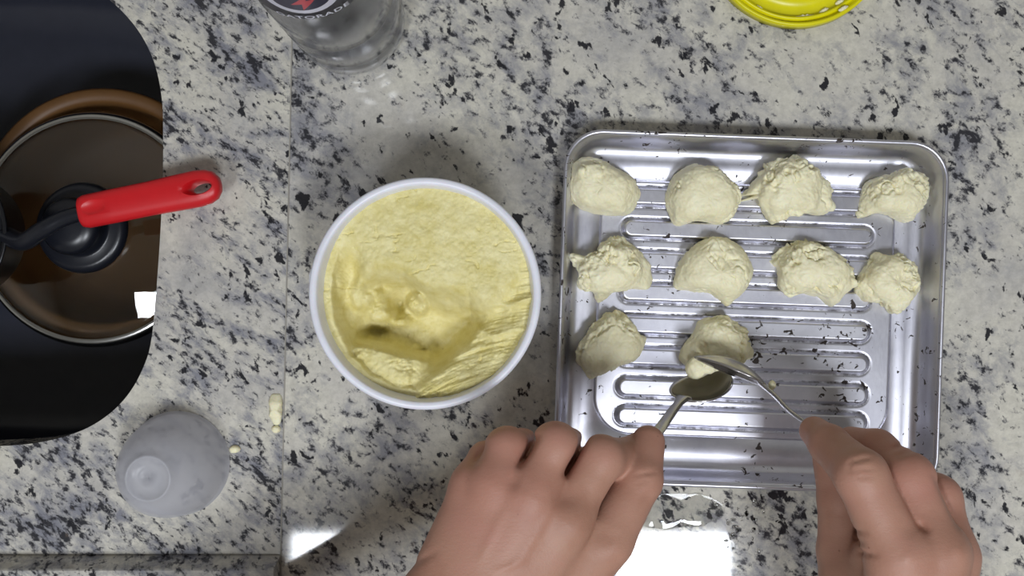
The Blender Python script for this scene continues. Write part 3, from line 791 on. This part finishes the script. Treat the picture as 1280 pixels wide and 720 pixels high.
# ------------------------------------------------------------------ hands
def smin(a, b, k):
    hh = np.clip(0.5 + 0.5 * (b - a) / k, 0, 1); return b * (1 - hh) + a * hh - k * hh * (1 - hh)
def seg_sdf(Pg, a, b, ra_, rb_, sq=None):
    ab = b - a; t = np.clip(((Pg - a) @ ab) / max(ab @ ab, 1e-12), 0, 1)
    q = Pg - a - t[..., None] * ab
    return np.sqrt((q * q).sum(-1)) - (ra_ + (rb_ - ra_) * t)
def chain_sdf(Pg, pts, k):
    d = None
    for (a, ra_), (b, rb_) in zip(pts[:-1], pts[1:]):
        s = seg_sdf(Pg, a, b, ra_, rb_); d = s if d is None else smin(d, s, k)
    return d
def J(lst):     # (u, v, z mm, r mm) -> joint list
    return [(np.array(P(u, v, z / 1000)), r / 1000) for u, v, z, r in lst]
def crease(a, b, r, depth, zmin=0.0): return (np.array(a, float), np.array(b, float), r, depth, zmin)   # drawn on the back of the hand, r in px, depth in mm

def make_hand(name, palm, digits, creases, box, label, h=0.00115, kp=0.012, kd=0.009):
    lo, hi = np.array(box[0]), np.array(box[1])
    ax = [np.arange(lo[k], hi[k], h) for k in range(3)]
    Pg = np.stack(np.meshgrid(*ax, indexing='ij'), -1).astype(np.float32)
    body = None
    for ch in palm:
        s = chain_sdf(Pg, [(p.astype(np.float32), r) for p, r in J(ch)], 0.012)
        body = s if body is None else smin(body, s, kp)
    fing = None
    for ch in digits:
        s = chain_sdf(Pg, [(p.astype(np.float32), r) for p, r in J(ch)], 0.0035)
        fing = s if fing is None else smin(fing, s, 0.0012)
    d = smin(body, fing, kd)
    kz_ = S * (H - Pg[..., 2]) / H
    U = np.stack([640 + Pg[..., 0] / kz_, 360 - Pg[..., 1] / kz_], -1)
    near = np.abs(d) < 0.012
    for a, b, r, dep, zm in creases:
        q = U[near]; ab = b - a; t = np.clip(((q - a) @ ab) / (ab @ ab), 0, 1)
        ds = np.linalg.norm(q - a - t[..., None] * ab, axis=-1)
        d[near] += dep / 1000 * np.exp(-np.square(ds / r)) * np.sqrt(np.maximum(0.0, 1 - np.square(2 * t - 1) * 0.85)) * (Pg[..., 2][near] > zm)
    d = d.astype(np.float64)
    V, F = surface_nets(d, lo, h)
    c = np.array([V[:, 0].mean(), V[:, 1].mean(), V[:, 2].min()])
    o = mesh_obj(name, V - c, F, M_skin); o.location = c
    sm = o.modifiers.new('soften', 'SMOOTH'); sm.factor = 0.5; sm.iterations = 2
    tag(o, label, 'hand')
    return o

# left hand: back of the hand up, fingers curled, thumb along the spoon
lh = make_hand('human_hand',
  palm=[
    [(530, 780, 130, 17), (592, 606, 132, 10)],                 # little-finger side
    [(556, 780, 136, 18), (624, 608, 140, 11)],
    [(586, 785, 138, 18), (668, 622, 144, 11.5)],
    [(620, 790, 134, 18), (710, 652, 140, 11.5)],                 # index side
    [(650, 790, 122, 18), (722, 696, 122, 14)],                   # thumb ball
    [(728, 692, 118, 13), (766, 632, 96, 8)],                  # web between thumb and index finger
    [(600, 772, 132, 26), (545, 800, 130, 26), (405, 858, 128, 28), (170, 1010, 122, 36)],   # wrist and forearm
  ],
  digits=[
    [(592, 606, 130, 9.2), (608, 575, 120, 9.0), (640, 582, 98, 8.2), (650, 620, 94, 7.4)],
    [(620, 606, 138, 10.4), (634, 562, 132, 10.8), (652, 560, 106, 9.4), (666, 612, 98, 8.6)],
    [(662, 618, 142, 11.0), (694, 558, 137, 11.4), (708, 560, 108, 10), (712, 620, 98, 9)],
    [(706, 648, 138, 11.2), (751, 573, 131, 11.0), (782, 572, 106, 9.6), (798, 560, 92, 8.4)],
    [(688, 742, 124, 15), (757, 674, 125, 13.6), (800, 600, 118, 11), (810, 553, 105, 8.8)],
  ],
  creases=[crease((672, 545), (650, 580), 4.5, 3.6), crease((733, 545), (706, 592), 4.5, 4.0), crease((606, 556), (592, 582), 4, 1.5),
           crease((794, 594), (818, 590), 3, 1.1, 0.105), crease((797, 604), (812, 600), 2.6, 0.6, 0.105), crease((802, 624), (814, 616), 3, 0.6, 0.1),
           crease((688, 624), (728, 622), 15, 1.6, 0.13), crease((634, 600), (650, 606), 12, 1.3, 0.13), crease((745, 664), (770, 676), 12, 1.0, 0.11),
           crease((505, 712), (545, 690), 4, 0.9), crease((620, 716), (655, 700), 4, -0.7, 0.12), crease((650, 700), (690, 640), 6, -0.6, 0.13), crease((600, 700), (630, 640), 6, -0.5, 0.13)],
  box=((-0.19, -0.32, 0.07), (0.10, -0.055, 0.168)),
  label='left hand with curled fingers and thumb pinching the spoon over the tray edge')

rh = make_hand('human_hand',
  palm=[
    [(1115, 810, 144, 18), (1124, 698, 148, 13.5)],
    [(1150, 815, 144, 17), (1172, 694, 148, 12.5)],
    [(1172, 815, 138, 17), (1190, 696, 134, 11)],
    [(1180, 815, 128, 16), (1186, 706, 118, 10)],
    [(1080, 800, 118, 17), (1064, 730, 108, 13)],                 # thumb ball
    [(1140, 705, 126, 11), (1120, 660, 114, 9)],
    [(1105, 760, 126, 17), (1098, 700, 122, 13)],                 # web between thumb and index finger
    [(1135, 815, 134, 26), (1165, 920, 130, 27), (1260, 1130, 120, 34)],
  ],
  digits=[
    [(1120, 690, 148, 13.6), (1076, 594, 143, 12.4), (1037, 556, 114, 9.8), (1018, 539, 99, 7.8)],
    [(1172, 686, 145, 12.4), (1135, 598, 134, 12.4), (1096, 562, 110, 10), (1064, 552, 93, 8)],
    [(1190, 694, 134, 11), (1172, 622, 124, 11), (1124, 590, 98, 9), (1098, 580, 84, 8)],
    [(1186, 704, 118, 10), (1166, 645, 106, 9.4), (1130, 625, 84, 8), (1110, 620, 76, 7)],
    [(1062, 740, 108, 13.5), (1050, 690, 98, 11.4), (1048, 625, 92, 10.4), (1036, 572, 88, 8.6)],
  ],
  creases=[crease((1148, 654), (1160, 664), 4, 1.6, 0.12),
           crease((1062, 578), (1088, 572), 2.4, 0.9, 0.12), crease((1062, 578), (1061, 590), 2.4, 0.8, 0.12), crease((1064, 589), (1092, 586), 2.4, 1.0, 0.12), crease((1070, 596), (1092, 595), 2.2, 0.8, 0.12),
           crease((1112, 562), (1138, 554), 3.0, 1.5, 0.10), crease((1118, 570), (1150, 562), 2.6, 0.9, 0.1), crease((1166, 592), (1198, 660), 3, 1.4),
           crease((1068, 662), (1084, 666), 3, 1.2), crease((1074, 690), (1096, 694), 3.2, 1.6), crease((1070, 676), (1080, 680), 2.6, 0.9),
           crease((1128, 655), (1146, 668), 12, 1.0, 0.12), crease((1128, 692), (1142, 700), 12, -0.8, 0.12), crease((1196, 680), (1204, 700), 9, -0.8, 0.1)],
  box=((0.12, -0.32, 0.065), (0.30, -0.055, 0.176)),
  label='right hand pinching the edge-on spoon between index finger and thumb')
# finger nail on the side of the right index finger
a_, b_ = P(1026, 574, 0.106), P(1008, 541, 0.098)
n1_ = (b_ - a_).normalized(); n3_ = Vector((-0.75, 0.05, 0.35)); n3_ = (n3_ - n1_ * n3_.dot(n1_)).normalized(); n2_ = n3_.cross(n1_)
V = []; F = []
for i_ in range(11):
    for j_ in range(9):
        t_ = -1 + 2 * i_ / 10; u_ = -1 + 2 * j_ / 8
        w_ = 0.0045 * (max(0.02, 1 - abs(t_) ** 4)) ** 0.5
        V.append(tuple((a_ + b_) / 2 + n1_ * (t_ * 0.0062) + n2_ * (u_ * w_) + n3_ * (0.0014 - 0.0016 * u_ * u_)))
for i_ in range(10):
    for j_ in range(8):
        q_ = i_ * 9 + j_; F.append((q_, q_ + 1, q_ + 10, q_ + 9))
nl = mesh_obj('fingernail', V, F, M_nail, rh); nl.data.transform(Matrix.Translation(-rh.location)); solidify(nl, 0.0005, 0)

# ------------------------------------------------------------------ crumbs and water
c1 = mound('dough_crumb', [(338, 496), (344, 493), (351, 497), (352, 514), (350, 528), (343, 531), (338, 524), (337, 508)], -0.0012, 0.005, 700, rough=0.35, nth=48, nph=16)
tag(c1, 'long cream crumb lying at the worktop joint', 'crumb')
c2 = mound('dough_crumb', [(340, 534), (347, 532), (351, 536), (347, 541), (342, 540)], -0.0012, 0.003, 710, rough=0.3, nth=32, nph=12); tag(c2, 'tiny cream crumb just below the long crumb at the joint', 'crumb')
c3 = mound('dough_crumb', [(288, 559), (296, 557), (300, 562), (295, 566), (287, 565)], -0.0012, 0.003, 720, rough=0.3, nth=32, nph=12); tag(c3, 'tiny cream crumb beside the frosted dome cup', 'crumb')

# splashed droplets on the worktop in front of the tray
rnd = random.Random(5); V = []; F = []
for q_ in range(46):
    c_ = P(rnd.gauss(930, 22), rnd.gauss(652, 20), 0)
    if P(0, 622).y < c_.y: continue
    r_ = rnd.choice((0.0006, 0.0008, 0.0011, 0.0015)); e_ = rnd.uniform(0.7, 1.4); o_ = len(V)
    for i_ in range(4):
        for k_ in range(10):
            f_ = math.pi / 2 * i_ / 4; a_ = 2 * math.pi * k_ / 10
            V.append((c_.x + r_ * e_ * math.cos(f_) * math.cos(a_), c_.y + r_ / e_ * math.cos(f_) * math.sin(a_), 0.00002 + r_ * 0.5 * math.sin(f_)))
    V.append((c_.x, c_.y, r_ * 0.5 + 0.00002))
    for i_ in range(3):
        for k_ in range(10): F.append((o_ + i_ * 10 + k_, o_ + i_ * 10 + (k_ + 1) % 10, o_ + (i_ + 1) * 10 + (k_ + 1) % 10, o_ + (i_ + 1) * 10 + k_))
    for k_ in range(10): F.append((o_ + 30 + k_, o_ + 30 + (k_ + 1) % 10, o_ + 40))
    F.append(tuple(o_ + k_ for k_ in range(9, -1, -1)))
wd = mesh_obj('water_droplets', V, F, M_water); wd['kind'] = 'stuff'
tag(wd, 'fine water droplets splashed on the granite between the two hands', 'water')

# dough left on the spoons and on the yellow lid
c4 = mound('dough_crumb', [(857, 458), (866, 447), (882, 446), (896, 453), (901, 463), (886, 467), (872, 474), (860, 470)], 0.0265, 0.007, 730, rough=0.5, nth=64, nph=20); tag(c4, 'smear of dough sticking to the upturned spoon bowl', 'dough')
c5 = mound('dough_crumb', [(961, 479), (966, 476), (970, 480), (968, 486), (962, 487)], 0.052, 0.003, 740, rough=0.3, nth=32, nph=12); tag(c5, 'white crumb stuck to the edge-on spoon neck', 'crumb')
for k_, ol in enumerate(([(946, 6), (950, 8), (955, 14), (951, 13)], [(992, 21), (1006, 19), (1018, 18), (1020, 21), (1006, 23), (994, 24)], [(1024, 15), (1032, 10), (1036, 11), (1028, 17)], [(1044, 4), (1052, -2), (1056, 0), (1048, 6)], [(1048, 12), (1056, 7), (1061, 8), (1052, 14)])):
    sm_ = mound('dough_smear', ol, 0.0024 if k_ < 4 else 0.0080, 0.0016, 760 + k_ * 3, rough=0.15, nth=32, nph=10)
    sm_.parent = yr; sm_.location = sm_.location - yr.location

# thin puddle of water in front of the tray
pu = mound('water_puddle', [(806, 622), (840, 617), (880, 619), (904, 632), (903, 646), (888, 653), (862, 658), (835, 660), (805, 658), (796, 640)], 0.0002, 0.0006, 800, mat=M_water, rough=0.0, nth=96, nph=24, exp=0.35)
for v_ in pu.data.vertices: v_.co.z = max(v_.co.z, 0.0)
tag(pu, 'thin puddle of water on the granite in front of the tray, beside the thumb', 'water')
